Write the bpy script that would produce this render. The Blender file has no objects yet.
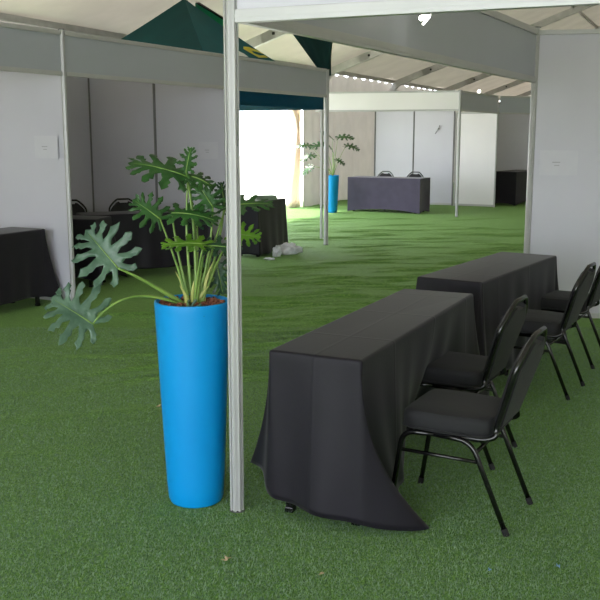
import bpy, bmesh, math, random
import numpy as np
from mathutils import Vector, Matrix
random.seed(7)
C = bpy.context.scene.collection
PI = math.pi

def drape(L, W, H, keys, seed=1, fold=.012, smooth=10, rows=26):
    """tablecloth: flat top, rounded edge and a hanging skirt whose hem runs through keys.
    keys: (segment + fraction, x, y, z); segments 0 corner near-left, 1 near side, 2 corner near-right, 3 right side,
    4 corner far-right, 5 far side, 6 corner far-left, 7 left side"""
    hx, hy = L/2+.004, W/2+.004; r = .014
    top = []; nor = []; u = []
    cs = [(-hx,hy,90),( -hx,-hy,180),(hx,-hy,270),(hx,hy,0)]
    def corner(k, seg):
        cx, cy, a0 = cs[k]; cx -= math.copysign(r, cx); cy -= math.copysign(r, cy)
        for i in range(30):
            a = math.radians(a0+90*i/29); top.append((cx+r*math.cos(a), cy+r*math.sin(a))); nor.append((math.cos(a), math.sin(a))); u.append(seg+i/29*.999)
    def side(k, seg):
        (x0, y0, _), (x1, y1, a1) = cs[k], cs[(k+1)%4]; D = math.hypot(x1-x0, y1-y0); n = max(4, int(D/.018))
        a = math.radians(a1)
        for i in range(1, n):
            f = i/n; top.append((x0+(x1-x0)*f, y0+(y1-y0)*f)); nor.append((math.cos(a), math.sin(a))); u.append(seg+f)
    for k in range(4): corner(k, 2*k); side(k, 2*k+1)
    top = np.array(top); nor = np.array(nor); u = np.array(u)
    ks = sorted(keys); K = np.array([k[0] for k in ks]); V = np.array([k[1:] for k in ks])
    Kp = np.concatenate([[K[-1]-8], K, [K[0]+8]]); Vp = np.vstack([V[-1], V, V[0]])
    hem = np.stack([np.interp(u, Kp, Vp[:,c]) for c in range(3)], 1)
    for _ in range(smooth): hem = (np.roll(hem,1,0)+2*hem+np.roll(hem,-1,0))/4
    rs = np.random.RandomState(seed); s = np.concatenate([[0], np.cumsum(np.linalg.norm(np.diff(top,axis=0),axis=1))])
    fo = np.zeros(len(s))
    for q in range(7): fo += rs.rand()*np.sin(s*(5+rs.rand()*22)+rs.rand()*6)
    fo *= fold/2.2
    R = []; pw = 1.1+np.clip(np.linalg.norm(hem[:,:2]-top,axis=1)-.06,0,1)*4.5
    for j in range(4):
        a = (PI/2)*j/4; ins = r*(1-math.sin(a)) if j else r
        R.append(np.column_stack([top-nor*ins, np.full(len(top), H+.004-r*(1-math.cos(a)))]))
    z0 = H+.004-r
    for j in range(rows+1):
        t = j/rows; e = (t**pw)[:,None]
        xy = top*(1-e)+hem[:,:2]*e + nor*((fo*t**.8)[:,None])
        z = z0*(1-t)+hem[:,2]*t
        R.append(np.column_stack([xy, z]))
    return np.stack(R, 0)
def generic_keys(L, W, seed, flare=.13, hz=.10):
    r = np.random.RandomState(seed); X, Y = L/2, W/2; k = []
    def c(seg, sx, sy, first):
        # first: direction order of travel around the corner
        f = flare*(.8+.5*r.rand()); z = .03+.05*r.rand()
        if sx*sy < 0:  a, b2 = (sx*(X-.10), sy*(Y+.03)), (sx*(X+.03), sy*(Y-.06))
        else: a, b2 = (sx*(X+.03), sy*(Y-.06)), (sx*(X-.10), sy*(Y+.03))
        return [(seg+.0,)+a+(hz,), (seg+.5, sx*(X+f*.8), sy*(Y+f*.8), z), (seg+.99,)+b2+(hz,)]
    k += c(0,-1,1,0)+c(2,-1,-1,0)+c(4,1,-1,0)+c(6,1,1,0)
    for seg, n in ((1,2),(3,4),(5,2),(7,4)):
        for i in range(n):
            f = (i+1)/(n+1); o = .02+.03*r.rand()
            p = {1:(-X-o, Y-W*f), 3:(-X+L*f, -Y-o), 5:(X+o, -Y+W*f), 7:(X-L*f, Y+o)}[seg]
            k.append((seg+f,)+p+(hz+.02*(r.rand()-.5),))
    return k

# ------------------------------------------------------------------ materials
def newmat(name):
    m = bpy.data.materials.new(name); m.use_nodes = True
    nt = m.node_tree; b = nt.nodes['Principled BSDF']
    return m, nt, b
def srgb(r, g, b):
    f = lambda c: (c/255/12.92) if c/255 <= .04045 else ((c/255+.055)/1.055)**2.4
    return (f(r), f(g), f(b), 1)
def noisy(name, c1, c2, scale=20, rough=.5, metal=0, bump=0, bscale=None, detail=4, coord='Object', spec=None, sheen=0):
    m, nt, b = newmat(name); N = nt.nodes; L = nt.links
    tc = N.new('ShaderNodeTexCoord'); n = N.new('ShaderNodeTexNoise'); n.inputs['Scale'].default_value = scale; n.inputs['Detail'].default_value = detail
    L.new(tc.outputs[coord], n.inputs['Vector'])
    r = N.new('ShaderNodeValToRGB'); r.color_ramp.elements[0].position = .35; r.color_ramp.elements[1].position = .65
    r.color_ramp.elements[0].color = c1; r.color_ramp.elements[1].color = c2
    L.new(n.outputs['Fac'], r.inputs['Fac']); L.new(r.outputs['Color'], b.inputs['Base Color'])
    b.inputs['Roughness'].default_value = rough; b.inputs['Metallic'].default_value = metal
    if spec is not None: b.inputs['Specular IOR Level'].default_value = spec
    if sheen: b.inputs['Sheen Weight'].default_value = sheen; b.inputs['Sheen Roughness'].default_value = .4
    if bump:
        n2 = N.new('ShaderNodeTexNoise'); n2.inputs['Scale'].default_value = bscale or scale; n2.inputs['Detail'].default_value = 5
        L.new(tc.outputs[coord], n2.inputs['Vector'])
        bp = N.new('ShaderNodeBump'); bp.inputs['Strength'].default_value = bump; bp.inputs['Distance'].default_value = .01
        L.new(n2.outputs['Fac'], bp.inputs['Height']); L.new(bp.outputs['Normal'], b.inputs['Normal'])
    return m
def translucent(name, c1, c2, amount, tcol, scale=3, bump=.1):
    m = noisy(name, c1, c2, scale, .8, bump=bump, bscale=scale*3)
    nt = m.node_tree; N = nt.nodes; L = nt.links; b = N['Principled BSDF']; out = N['Material Output']
    t = N.new('ShaderNodeBsdfTranslucent'); t.inputs['Color'].default_value = tcol
    mx = N.new('ShaderNodeMixShader'); mx.inputs[0].default_value = amount
    L.new(b.outputs[0], mx.inputs[1]); L.new(t.outputs[0], mx.inputs[2]); L.new(mx.outputs[0], out.inputs['Surface'])
    return m

M = {}
M['panel'] = noisy('panel_laminate', srgb(196,195,206), srgb(202,201,212), .8, .38, bump=.02, bscale=2)
M['panel_grey'] = noisy('fascia_laminate_backlit', srgb(168,172,182), srgb(174,178,188), .8, .45, bump=.02, bscale=2)  # greyer than the wall panels: backlit dimness put into the base colour
M['panel_white'] = noisy('white_laminate', srgb(232,229,232), srgb(238,235,238), .8, .4)
M['alu'] = noisy('brushed_aluminium', srgb(178,178,178), srgb(184,184,184), 3, .36, .15)
M['seam'] = noisy('panel_joint', srgb(120,120,122), srgb(128,128,130), 10, .5)
M['alu_dark'] = noisy('joint_strip', srgb(92,92,92), srgb(110,110,110), 20, .5, .3)
M['alu_frame'] = noisy('tent_frame_alu', srgb(176,174,170), srgb(190,188,184), 6, .45, .3)
M['cloth'] = noisy('black_tablecloth', srgb(22,19,28), srgb(26,23,32), 6, .55, bump=.05, bscale=60, sheen=.10, spec=.3)
def add_creases(m):
    nt = m.node_tree; N = nt.nodes; L = nt.links; b = N['Principled BSDF']
    old = b.inputs['Normal'].links[0].from_node
    tc = N.new('ShaderNodeTexCoord'); sp = N.new('ShaderNodeSeparateXYZ'); L.new(tc.outputs['Object'], sp.inputs[0])
    prev = None
    for ax, c in (('Y', 0.0), ('X', .12), ('X', -.48), ('X', .70)):
        a = N.new('ShaderNodeMath'); a.operation = 'SUBTRACT'; L.new(sp.outputs[ax], a.inputs[0]); a.inputs[1].default_value = c
        q = N.new('ShaderNodeMath'); q.operation = 'ABSOLUTE'; L.new(a.outputs[0], q.inputs[0])
        r = N.new('ShaderNodeMapRange'); r.inputs[1].default_value = 0; r.inputs[2].default_value = .012; r.inputs[3].default_value = 1; r.inputs[4].default_value = 0
        L.new(q.outputs[0], r.inputs[0])
        if prev is None: prev = r
        else:
            mx = N.new('ShaderNodeMath'); mx.operation = 'MAXIMUM'; L.new(prev.outputs[0], mx.inputs[0]); L.new(r.outputs[0], mx.inputs[1]); prev = mx
    bp = N.new('ShaderNodeBump'); bp.inputs['Strength'].default_value = .25; bp.inputs['Distance'].default_value = .004
    L.new(prev.outputs[0], bp.inputs['Height']); L.new(old.outputs['Normal'], bp.inputs['Normal']); L.new(bp.outputs[0], b.inputs['Normal'])
add_creases(M['cloth'])
M['cloth_mid'] = noisy('charcoal_stretch_cloth', srgb(62,55,76), srgb(68,61,82), 6, .75, sheen=.2)
M['seat'] = noisy('black_seat_fabric', srgb(15,15,19), srgb(22,22,26), 260, .75, bump=.25, bscale=400, sheen=.06)
M['tube'] = noisy('black_powder_tube', srgb(14,14,15), srgb(18,18,19), 20, .22, 0, spec=.6)
M['rubber'] = noisy('black_rubber', srgb(16,16,16), srgb(24,24,24), 40, .8)
M['blue'] = noisy('blue_planter_gloss', srgb(0,142,214), srgb(0,146,218), 3, .45, spec=.35)
M['soil'] = noisy('bark_chips', srgb(92,52,38), srgb(160,100,78), 70, .9, bump=.6, bscale=90)
M['wood'] = noisy('table_board', srgb(120,110,100), srgb(140,130,118), 12, .5)
M['green_dark'] = translucent('gazebo_fabric', srgb(8,50,48), srgb(10,60,56), .25, srgb(10,80,90))
M['green_backlit'] = translucent('gazebo_flap_backlit', srgb(16,110,80), srgb(18,120,88), .35, srgb(30,170,120))  # brighter green than the canopy: light from behind put into the colour
M['blue_fab'] = translucent('gazebo_valance_fabric', srgb(14,66,76), srgb(16,74,86), .4, srgb(14,120,150))
M['yellow'] = noisy('yellow_print', srgb(200,180,30), srgb(214,196,40), 6, .6)
M['white'] = noisy('white_print', srgb(225,225,220), srgb(236,236,232), 6, .6)
M['paper'] = noisy('white_paper', srgb(203,202,212), srgb(206,205,214), 10, .5)
M['ink'] = noisy('grey_ink', srgb(166,166,174), srgb(174,174,182), 10, .7)
M['canvas'] = translucent('tent_wall_canvas', srgb(184,180,176), srgb(196,191,187), .05, srgb(230,222,214), 2)
M['roof'] = translucent('tent_roof_canvas', srgb(176,168,156), srgb(190,182,170), .03, srgb(238,226,206), 1.2)
M['curtain'] = translucent('curtain_canvas', srgb(222,212,200), srgb(232,224,214), .6, srgb(245,235,222), 5)
M['dirtwhite'] = noisy('plastic_film', srgb(200,200,206), srgb(226,226,232), 20, .3)
M['pave'] = noisy('pale_paving', srgb(214,208,198), srgb(228,222,212), 2, .9)
M['leaf'] = None
def leafmat(name, c1, c2, vein, rough=.35, tr=.18):
    m = translucent(name, c1, c2, tr, c2, 14, .3)
    m.node_tree.nodes['Principled BSDF'].inputs['Roughness'].default_value = rough
    return m
M['leaf'] = leafmat('leaf_green', srgb(34,74,32), srgb(50,96,40), None)
M['leaf_dark'] = leafmat('leaf_deep_green', srgb(24,56,34), srgb(36,74,44), None)
M['leaf_silver'] = leafmat('leaf_grey_green', srgb(62,92,74), srgb(92,122,100), None, .3)
M['leaf_lime'] = leafmat('leaf_lime_green', srgb(78,128,30), srgb(112,160,44), None, .4, .3)
M['petiole'] = noisy('leaf_stalk', srgb(98,132,58), srgb(128,158,76), 12, .4)
M['sheath'] = noisy('pale_stalk_base', srgb(168,176,96), srgb(196,198,126), 12, .5)

def lampmat(name, col, s):
    m, nt, b = newmat(name); b.inputs['Emission Color'].default_value = col; b.inputs['Emission Strength'].default_value = s
    n = nt.nodes.new('ShaderNodeTexNoise'); b.inputs['Roughness'].default_value = .3
    return m
M['lamp'] = lampmat('lit_lamp', (1, .96, .88, 1), 12)

def grass_mat():
    m, nt, b = newmat('artificial_grass'); N = nt.nodes; L = nt.links
    tc = N.new('ShaderNodeTexCoord')
    def nz(s, d=4, st=(1,1,1), ro=.55):
        mp = N.new('ShaderNodeMapping'); mp.inputs['Scale'].default_value = st
        L.new(tc.outputs['Object'], mp.inputs['Vector'])
        n = N.new('ShaderNodeTexNoise'); n.inputs['Scale'].default_value = s; n.inputs['Detail'].default_value = d; n.inputs['Roughness'].default_value = ro
        L.new(mp.outputs[0], n.inputs['Vector']); return n
    fine = nz(95, 3, (1, .6, 1), .7); mid = nz(16, 4); big = nz(.9, 3)
    r = N.new('ShaderNodeValToRGB'); e = r.color_ramp.elements
    e[0].position = .30; e[0].color = srgb(42,68,32); e[1].position = .72; e[1].color = srgb(142,180,94)
    x = e.new(.5); x.color = srgb(90,134,54)
    L.new(fine.outputs['Fac'], r.inputs['Fac'])
    r2 = N.new('ShaderNodeValToRGB'); r2.color_ramp.elements[0].position = .35; r2.color_ramp.elements[1].position = .68
    r2.color_ramp.elements[0].color = (.82,.86,.78,1); r2.color_ramp.elements[1].color = (1.08,1.08,1.02,1)
    L.new(mid.outputs['Fac'], r2.inputs['Fac'])
    r3 = N.new('ShaderNodeValToRGB'); r3.color_ramp.elements[0].position = .4; r3.color_ramp.elements[1].position = .62
    r3.color_ramp.elements[0].color = (.9,.95,.88,1); r3.color_ramp.elements[1].color = (1.05,1.04,1.1,1)
    L.new(big.outputs['Fac'], r3.inputs['Fac'])
    a = N.new('ShaderNodeMix'); a.data_type = 'RGBA'; a.blend_type = 'MULTIPLY'; a.inputs[0].default_value = 1
    L.new(r.outputs[0], a.inputs[6]); L.new(r2.outputs[0], a.inputs[7])
    c = N.new('ShaderNodeMix'); c.data_type = 'RGBA'; c.blend_type = 'MULTIPLY'; c.inputs[0].default_value = 1
    L.new(a.outputs[2], c.inputs[6]); L.new(r3.outputs[0], c.inputs[7])
    L.new(c.outputs[2], b.inputs['Base Color'])
    b.inputs['Roughness'].default_value = .7; b.inputs['Specular IOR Level'].default_value = .35
    b.inputs['Sheen Weight'].default_value = .3; b.inputs['Sheen Tint'].default_value = srgb(190,230,150)
    bp = N.new('ShaderNodeBump'); bp.inputs['Strength'].default_value = .9; bp.inputs['Distance'].default_value = .012
    L.new(fine.outputs['Fac'], bp.inputs['Height']); L.new(bp.outputs[0], b.inputs['Normal'])
    return m
M['grass'] = grass_mat()

# ------------------------------------------------------------------ helpers
def obj(name, bm, mat, parent=None, smooth=False, loc=None, rotz=0, mods=()):
    me = bpy.data.meshes.new(name); bmesh.ops.recalc_face_normals(bm, faces=bm.faces[:]); bm.to_mesh(me); bm.free()
    me.materials.append(M[mat] if isinstance(mat, str) else mat)
    if smooth:
        for p in me.polygons: p.use_smooth = True
        if smooth == 'auto':
            try: me.set_sharp_from_angle(angle=math.radians(35))
            except Exception: pass
    o = bpy.data.objects.new(name, me); C.objects.link(o); o.parent = parent
    if loc: o.location = loc
    o.rotation_euler.z = rotz
    return o
def thing(name, label, cat, loc=(0,0,0), rotz=0, group=None):
    o = bpy.data.objects.new(name, None); C.objects.link(o); o.empty_display_size = .1
    o.location = loc; o.rotation_euler = (0,0,rotz); o['label'] = label; o['category'] = cat
    if group: o['group'] = group
    return o
def tag(o, label, cat, group=None):
    o['label'] = label; o['category'] = cat
    if group: o['group'] = group
    return o
def struct(name, bm, mat, **k):
    o = obj(name, bm, mat, **k); o['kind'] = 'structure'; return o
def dup(root, loc, rotz, label, group=None):
    r = root.copy(); C.objects.link(r); r.location = loc; r.rotation_euler = (0,0,rotz); r['label'] = label
    if group: r['group'] = group
    for ch in list(root.children):
        c = ch.copy(); C.objects.link(c); c.parent = r
        for g in ch.children:
            d = g.copy(); C.objects.link(d); d.parent = c
    return r
def box(bm, c, s, rz=0, bev=0):
    m = Matrix.Translation(c) @ Matrix.Rotation(rz, 4, 'Z') @ Matrix.Diagonal((s[0], s[1], s[2], 1))
    r = bmesh.ops.create_cube(bm, size=1, matrix=m)
    if bev:
        es = list({e for v in r['verts'] for e in v.link_edges})
        bmesh.ops.bevel(bm, geom=es, offset=bev, segments=2, affect='EDGES', profile=.6)
def bar(bm, a, b, w, h, up=(0,0,1)):
    """rectangular bar from a to b, w across, h along up"""
    a = Vector(a); b = Vector(b); d = (b-a).normalized(); s = d.cross(Vector(up)).normalized(); u = s.cross(d)
    vs = [bm.verts.new(p + s*i*w/2 + u*j*h/2) for p in (a,b) for i,j in ((-1,-1),(1,-1),(1,1),(-1,1))]
    for f in ((0,1,2,3),(7,6,5,4),(0,4,5,1),(1,5,6,2),(2,6,7,3),(3,7,4,0)): bm.faces.new([vs[i] for i in f])
def tube(bm, pts, r, n=10, closed=False, radii=None, flat=1):
    pts = [Vector(p) for p in pts]; rings = []
    N = len(pts); prev = None
    for i, p in enumerate(pts):
        if closed: t = (pts[(i+1)%N]-pts[i-1]).normalized()
        else: t = (pts[min(i+1,N-1)]-pts[max(i-1,0)]).normalized()
        if prev is None:
            a = Vector((0,0,1)) if abs(t.z) < .9 else Vector((0,1,0))
            s = t.cross(a).normalized()
        else: s = (prev - t*prev.dot(t)).normalized()
        prev = s; u = t.cross(s); rr = radii[i] if radii else r
        rings.append([bm.verts.new(p + s*math.cos(2*PI*k/n)*rr + u*math.sin(2*PI*k/n)*rr*flat) for k in range(n)])
    for i in range(N if closed else N-1):
        A, B = rings[i], rings[(i+1)%N]
        for k in range(n): bm.faces.new((A[k], A[(k+1)%n], B[(k+1)%n], B[k]))
    if not closed:
        bm.faces.new(rings[0][::-1]); bm.faces.new(rings[-1])
def fillet(pts, r, n=5):
    pts = [Vector(p) for p in pts]; out = [pts[0]]
    for i in range(1, len(pts)-1):
        a, p, b = pts[i-1], pts[i], pts[i+1]
        d1 = (a-p); d2 = (b-p); q = min(r, d1.length*.49, d2.length*.49)
        s = p + d1.normalized()*q; e = p + d2.normalized()*q
        for k in range(n+1):
            t = k/n; out.append(s*(1-t)**2 + p*2*t*(1-t) + e*t*t)
    out.append(pts[-1]); return out
def lathe(bm, prof, n=32, cap0=True, cap1=False):
    rings = [[bm.verts.new((r*math.cos(2*PI*k/n), r*math.sin(2*PI*k/n), z)) for k in range(n)] for r, z in prof]
    for A, B in zip(rings, rings[1:]):
        for k in range(n): bm.faces.new((A[k], A[(k+1)%n], B[(k+1)%n], B[k]))
    if cap0: bm.faces.new(rings[0][::-1])
    if cap1: bm.faces.new(rings[-1])
def slot_profile(r, g=.16, dep=.22):
    """octagonal shell-scheme upright: each face has a groove down its middle"""
    pts = []
    for k in range(8):
        a0 = 2*PI*(k-.5)/8; a1 = 2*PI*(k+.5)/8
        A = Vector((math.cos(a0), math.sin(a0)))*r; B = Vector((math.cos(a1), math.sin(a1)))*r
        mid = (A+B)/2; inn = -mid.normalized()*r*dep; d = (B-A)
        pts += [A, A+d*(.5-g), A+d*(.5-g)+inn, A+d*(.5+g)+inn, A+d*(.5+g)]
    return pts
def post(bm, x, y, z0, z1, r, rot=0):
    P2 = slot_profile(r); c, s = math.cos(rot), math.sin(rot)
    lo = [bm.verts.new((x+p.x*c-p.y*s, y+p.x*s+p.y*c, z0)) for p in P2]; hi = [bm.verts.new((v.co.x, v.co.y, z1)) for v in lo]
    n = len(lo)
    for k in range(n): bm.faces.new((lo[k], lo[(k+1)%n], hi[(k+1)%n], hi[k]))
    bm.faces.new(lo[::-1]); bm.faces.new(hi)
U = Vector((.471, .882, 0)); W = Vector((.882, -.471, 0))
def frame2(A, B):
    d = Vector((B[0]-A[0], B[1]-A[1], 0)); return d.length, math.atan2(d.y, d.x)
def make_post(x, y, h, label, r=.024, group='aluminium booth posts'):
    t = thing('booth_post', label, 'post', (x,y,0), math.radians(28), group)
    b = bmesh.new(); post(b, 0, 0, .006, h, r, PI/8); obj('upright', b, 'alu', t)
    b = bmesh.new(); box(b, (0,0,h+.004), (r*1.9, r*1.9, .008), 0, .002); obj('end_cap', b, 'alu_dark', t)
    b = bmesh.new(); lathe(b, [(r*1.05,0),(r*1.05,.006)], 16, True, True); obj('foot', b, 'alu_dark', t)
    return t
def make_fascia(A, B, z0, z1, label, mat='panel_grey', n=1, rail=.05, group='booth fascia boards', gap=.026):
    """header board between two posts with an aluminium rail above and below"""
    L, a = frame2(A, B); t = thing('fascia_board', label, 'fascia', (A[0],A[1],z0), a, group)
    h = z1-z0
    for nm, zc in (('bottom_rail', rail/2), ('top_rail', h-rail/2)):
        b = bmesh.new(); box(b, (L/2,0,zc), (L-2*gap,.036,rail), 0, .002)
        for s in (-1,1): box(b, (L/2, s*.0185, zc), (L-2*gap, .003, rail*.28))
        obj(nm, b, 'alu', t)
    for i in range(n):
        x0 = gap + (L-2*gap)*i/n; x1 = gap + (L-2*gap)*(i+1)/n
        b = bmesh.new(); box(b, ((x0+x1)/2, 0, h/2), (x1-x0-.003, .008, h-2*rail+.01)); obj('panel', b, mat, t)
        if i:
            b = bmesh.new(); box(b, (x0,0,h/2), (.02,.024,h-2*rail)); obj('divider', b, 'alu', t)
    return t
def make_partition(A, B, n, label, h=2.5, mat='panel', group='booth partition walls', ends=(1,1), seam='alu'):
    L, a = frame2(A, B); t = thing('partition_wall', label, 'partition', (A[0],A[1],0), a, group)
    w = L/n
    for i in range(n):
        b = bmesh.new(); box(b, (w*(i+.5),0,h/2), (w-.03,.006,h-.07)); obj('panel', b, mat, t)
        for nm, z in (('base_rail', .035), ('top_rail', h-.02)):
            b = bmesh.new(); box(b, (w*(i+.5),0,z), (w-.036,.03,.045 if nm == 'base_rail' else .04), 0, .002); obj(nm, b, 'alu', t)
    for i in range(n+1):
        if (i == 0 and not ends[0]) or (i == n and not ends[1]): continue
        b = bmesh.new(); post(b, w*i, 0, .0, h, .021, PI/8); obj('upright', b, seam, t)
    return t

# ------------------------------------------------------------------ setting: ground, tent
def nrm(v): v = Vector(v); return v/v.length
T0 = Vector((-4, 12.5, 0)); TD = Vector((.418, .908, 0)).normalized(); TN = Vector((.908, -.418, 0)).normalized()   # eave line of the tent, along and inward
def tp(s, n, z): p = T0 + TD*s + TN*n; return Vector((p.x, p.y, z))
EAVE, SL, HALF = 3.25, .364, 7.5
def roofz(n): return EAVE + SL*(n if n < HALF else 2*HALF-n)

def ripple(x, y):
    """carpet creases; flat wherever furniture stands"""
    v = 0
    for (cx, cy, lx, ly, amp) in RIP:
        dx = x-cx; dy = y-cy
        c = .25*math.sin(cx*7+dx*1.1)*.3
        v += amp*math.exp(-(dx/lx)**2-((dy-c-dx*.12*math.sin(cy*3))/ly)**2)
    return v
rr = random.Random(3); RIP = []
for k in range(420):
    y = 6.0 + 12.5*rr.random()**1.4; f = (y-3)/9
    x = -.6*y*.35 + rr.random()*(.28*y+.8*y*.35*.6) + .2
    if x < -1.2 and y > 8.5: continue
    RIP.append((x, y, (.10+.30*rr.random())*(1+y*.05), (.018+.022*rr.random())*(.6+y*.06), (.014+.020*rr.random())*(1 if rr.random() > .4 else -.8)))
for k in range(14): RIP.append((-2.2+2.6*rr.random(), 4.2+4*rr.random(), .8, .06, .005))
b = bmesh.new()
xs = np.concatenate([np.arange(-16, -4, 1.0), np.arange(-4, 5.5, .05), np.arange(5.5, 18, 1.0)])
ys = np.concatenate([np.arange(-6, 3, .75), np.arange(3, 11, .022), np.arange(11, 19, .035), np.arange(19, 34, 1.0)])
X, Y = np.meshgrid(xs, ys, indexing='ij'); Z = np.zeros_like(X)
for (cx, cy, lx, ly, amp) in RIP:
    dx = X-cx; dy = Y-cy - (.22*np.sin(cy*9+cx*4)+.12)*dx - .03*np.sin(dx*6+cx*5)
    Z += amp*np.exp(-(dx/lx)**2-(dy/ly)**2)
Z = np.clip(Z, -.03, .03)
def flat(Xa, Ya, cx, cy, r): return 1-np.exp(-(((Xa-cx)**2+(Ya-cy)**2)/r**2)**2)
for (cx, cy, r) in ((.45,4.4,1.5),(1.5,6.4,1.4),(-.45,3.9,.9),(.4,13.78,.35),(-.5,12.6,1.0),(-2.27,8.83,.5),(.9,3.9,.9),(2.1,6.2,1.1),(-2.9,8.7,1),(-2,10.4,1.6),(2.07,8.15,.6)):
    Z *= flat(X, Y, cx, cy, r)
Z -= .004*(1-np.exp(-(Z/.004)**2))*0
nx, ny = X.shape
# keep the grass inside the tent: cut at the eave line
vs = {}
def gv(i, j):
    if (i,j) not in vs: vs[(i,j)] = b.verts.new((X[i,j], Y[i,j], Z[i,j]))
    return vs[(i,j)]
for i in range(nx-1):
    for j in range(ny-1):
        c = Vector(((X[i,j]+X[i+1,j+1])/2, (Y[i,j]+Y[i+1,j+1])/2, 0)) - T0
        if -.5 < c.dot(TN) < 15.2: b.faces.new((gv(i,j), gv(i+1,j), gv(i+1,j+1), gv(i,j+1)))
floor = struct('floor', b, 'grass', smooth=True)
b = bmesh.new(); box(b, (0,0,-.09), (160,160,.1)); struct('ground_outside', b, 'pave')

def roof_sheet(n0, n1, s0, s1, lift=0):
    b = bmesh.new(); ns = int((s1-s0)/.5); nn = 16
    g = [[None]*(nn+1) for _ in range(ns+1)]
    for i in range(ns+1):
        s = s0+(s1-s0)*i/ns; ph = ((s-.7)/5) % 1
        for j in range(nn+1):
            n = n0+(n1-n0)*j/nn
            z = roofz(n) - .06*math.sin(PI*ph) + lift
            g[i][j] = b.verts.new(tp(s, n, z))
    for i in range(ns):
        for j in range(nn): b.faces.new((g[i][j], g[i+1][j], g[i+1][j+1], g[i][j+1]))
    return b
S0, S1 = -14.3, 35.7
struct('ceiling', roof_sheet(0, HALF, S0, S1), 'roof', smooth=True)
struct('ceiling', roof_sheet(HALF, 2*HALF, S0, S1), 'roof', smooth=True)
# canvas walls of the tent (gathered, with soft vertical folds)
def canvas_wall(s0, s1, n, z0, z1, amp=.03, step=.05, scallop=False):
    b = bmesh.new(); N = int((s1-s0)/step); K = 6; g = []
    for i in range(N+1):
        s = s0+(s1-s0)*i/N; o = amp*math.sin(s*5.1)+amp*.6*math.sin(s*13.7+1)
        top = z1 - (.045*max(0, math.cos(s*2*PI/.62)) if scallop else 0)
        g.append([b.verts.new(tp(s, n+o*(.4+.6*(1-k/K)), z0+(top-z0)*k/K)) for k in range(K+1)])
    for A, B2 in zip(g, g[1:]):
        for k in range(K): b.faces.new((A[k], B2[k], B2[k+1], A[k+1]))
    return b
struct('wall_left', canvas_wall(9.75, 35.7, .0, .0, 3.17, scallop=True), 'canvas', smooth=True)
struct('wall_left', canvas_wall(-.3, 9.7, .0, 2.66, 3.27), 'canvas', smooth=True)
struct('wall_left', canvas_wall(-14.3, -.3, .0, .0, 3.27), 'canvas', smooth=True)
b = bmesh.new()   # far gable end
N = 40; g = []
for i in range(N+1):
    n = 15*i/N; p0 = tp(35.6+.04*math.sin(n*5), n, 0); p1 = tp(35.6, n, roofz(n)-.02); g.append((b.verts.new(p0), b.verts.new(p1)))
for A, B2 in zip(g, g[1:]): b.faces.new((A[0], B2[0], B2[1], A[1]))
struct('wall_back', b, 'canvas', smooth=True)
struct('wall_right', canvas_wall(-14.3, 35.6, 15.0, 0, 3.2), 'canvas', smooth=True)
b = bmesh.new()   # unseen gable end behind the viewer, added with an opening sized for light
for n0, n1, zb in ((0,2.5,0),(2.5,7.5,3.6),(7.5,12.5,3.6),(12.5,15,0)):
    b.faces.new([b.verts.new(p) for p in (tp(-14.2,n0,zb), tp(-14.2,n1,zb), tp(-14.2,n1,roofz(n1)-.02), tp(-14.2,n0,roofz(n0)-.02))])
struct('wall_front', b, 'canvas')

# tent frames: leg, curved haunch, rafter
def tent_frame(s, label):
    base = tp(s, .12, 0); t = thing('tent_frame', label, 'tent frame', base, math.atan2(TN.y, TN.x), 'aluminium tent frames')
    b = bmesh.new(); box(b, (0,0,1.42), (.14,.10,2.84)); obj('leg', b, 'alu_frame', t)
    b = bmesh.new(); box(b, (0,0,.008), (.24,.2,.016)); obj('base_plate', b, 'alu_frame', t)
    b = bmesh.new(); pts = fillet([(0,0,2.55),(0,0,EAVE-.16),(1.1,0,EAVE-.16+.364*1.1)], .38, 8)
    for p, q in zip(pts[1:], pts[2:]): bar(b, p, q + (q-p)*.05, .10, .17, up=(0,0,1) if abs((q-p).normalized().z) < .8 else (-1,0,0))
    obj('haunch', b, 'alu_frame', t)
    b = bmesh.new(); bar(b, (.9,0,EAVE-.17+.364*.9), (HALF-.12,0,EAVE-.17+.364*(HALF-.12)), .10, .17); obj('rafter', b, 'alu_frame', t)
    b = bmesh.new(); bar(b, (HALF-.12,0,EAVE-.17+.364*(HALF-.12)), (15-.24,0,EAVE-.17+.0), .10, .17); obj('rafter', b, 'alu_frame', t)
    b = bmesh.new(); box(b, (15-.24,0,1.5), (.14,.10,3.0)); obj('leg', b, 'alu_frame', t)
    for xx in (1.15, 1.75):
        for sy in (-.06, .06):
            b = bmesh.new(); box(b, (xx,sy,EAVE-.17+.364*xx), (.05,.03,.05), 0, .008); obj('bolt', b, 'rubber', t)
    return t
for s, l in ((-11.6,'aluminium tent frame overhead, behind the viewer'),(-6.6,'aluminium tent frame overhead, nearest the viewer'),(-1.6,'aluminium tent frame hidden beyond the left booths'),
             (5.7,'aluminium tent frame beside the green gazebo'),(10.7,'aluminium tent frame with its pale leg at the right of the bright exit'),
             (15.7,'aluminium tent frame rising over the left part of the white far fascia'),(20.7,'aluminium tent frame rising over the right end of the white far fascia'),
             (25.7,'aluminium tent frame above the grey far fascia near the tall grey wall'),(30.7,'aluminium tent frame deepest in the tent')):
    tent_frame(s, l)
def long_bar(n, z, w, h, label):
    t = thing('purlin', label, 'purlin', tp(S0+.3, n, z), math.atan2(TD.y, TD.x), 'long roof purlins')
    b = bmesh.new(); box(b, ((S1-S0)/2-.4,0,0), (S1-S0-.8,w,h)); o = obj('purlin_bar', b, 'alu_frame', t); return t
long_bar(.10, EAVE-.05, .07, .09, 'aluminium eave purlin running along the top of the canvas wall')
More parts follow.
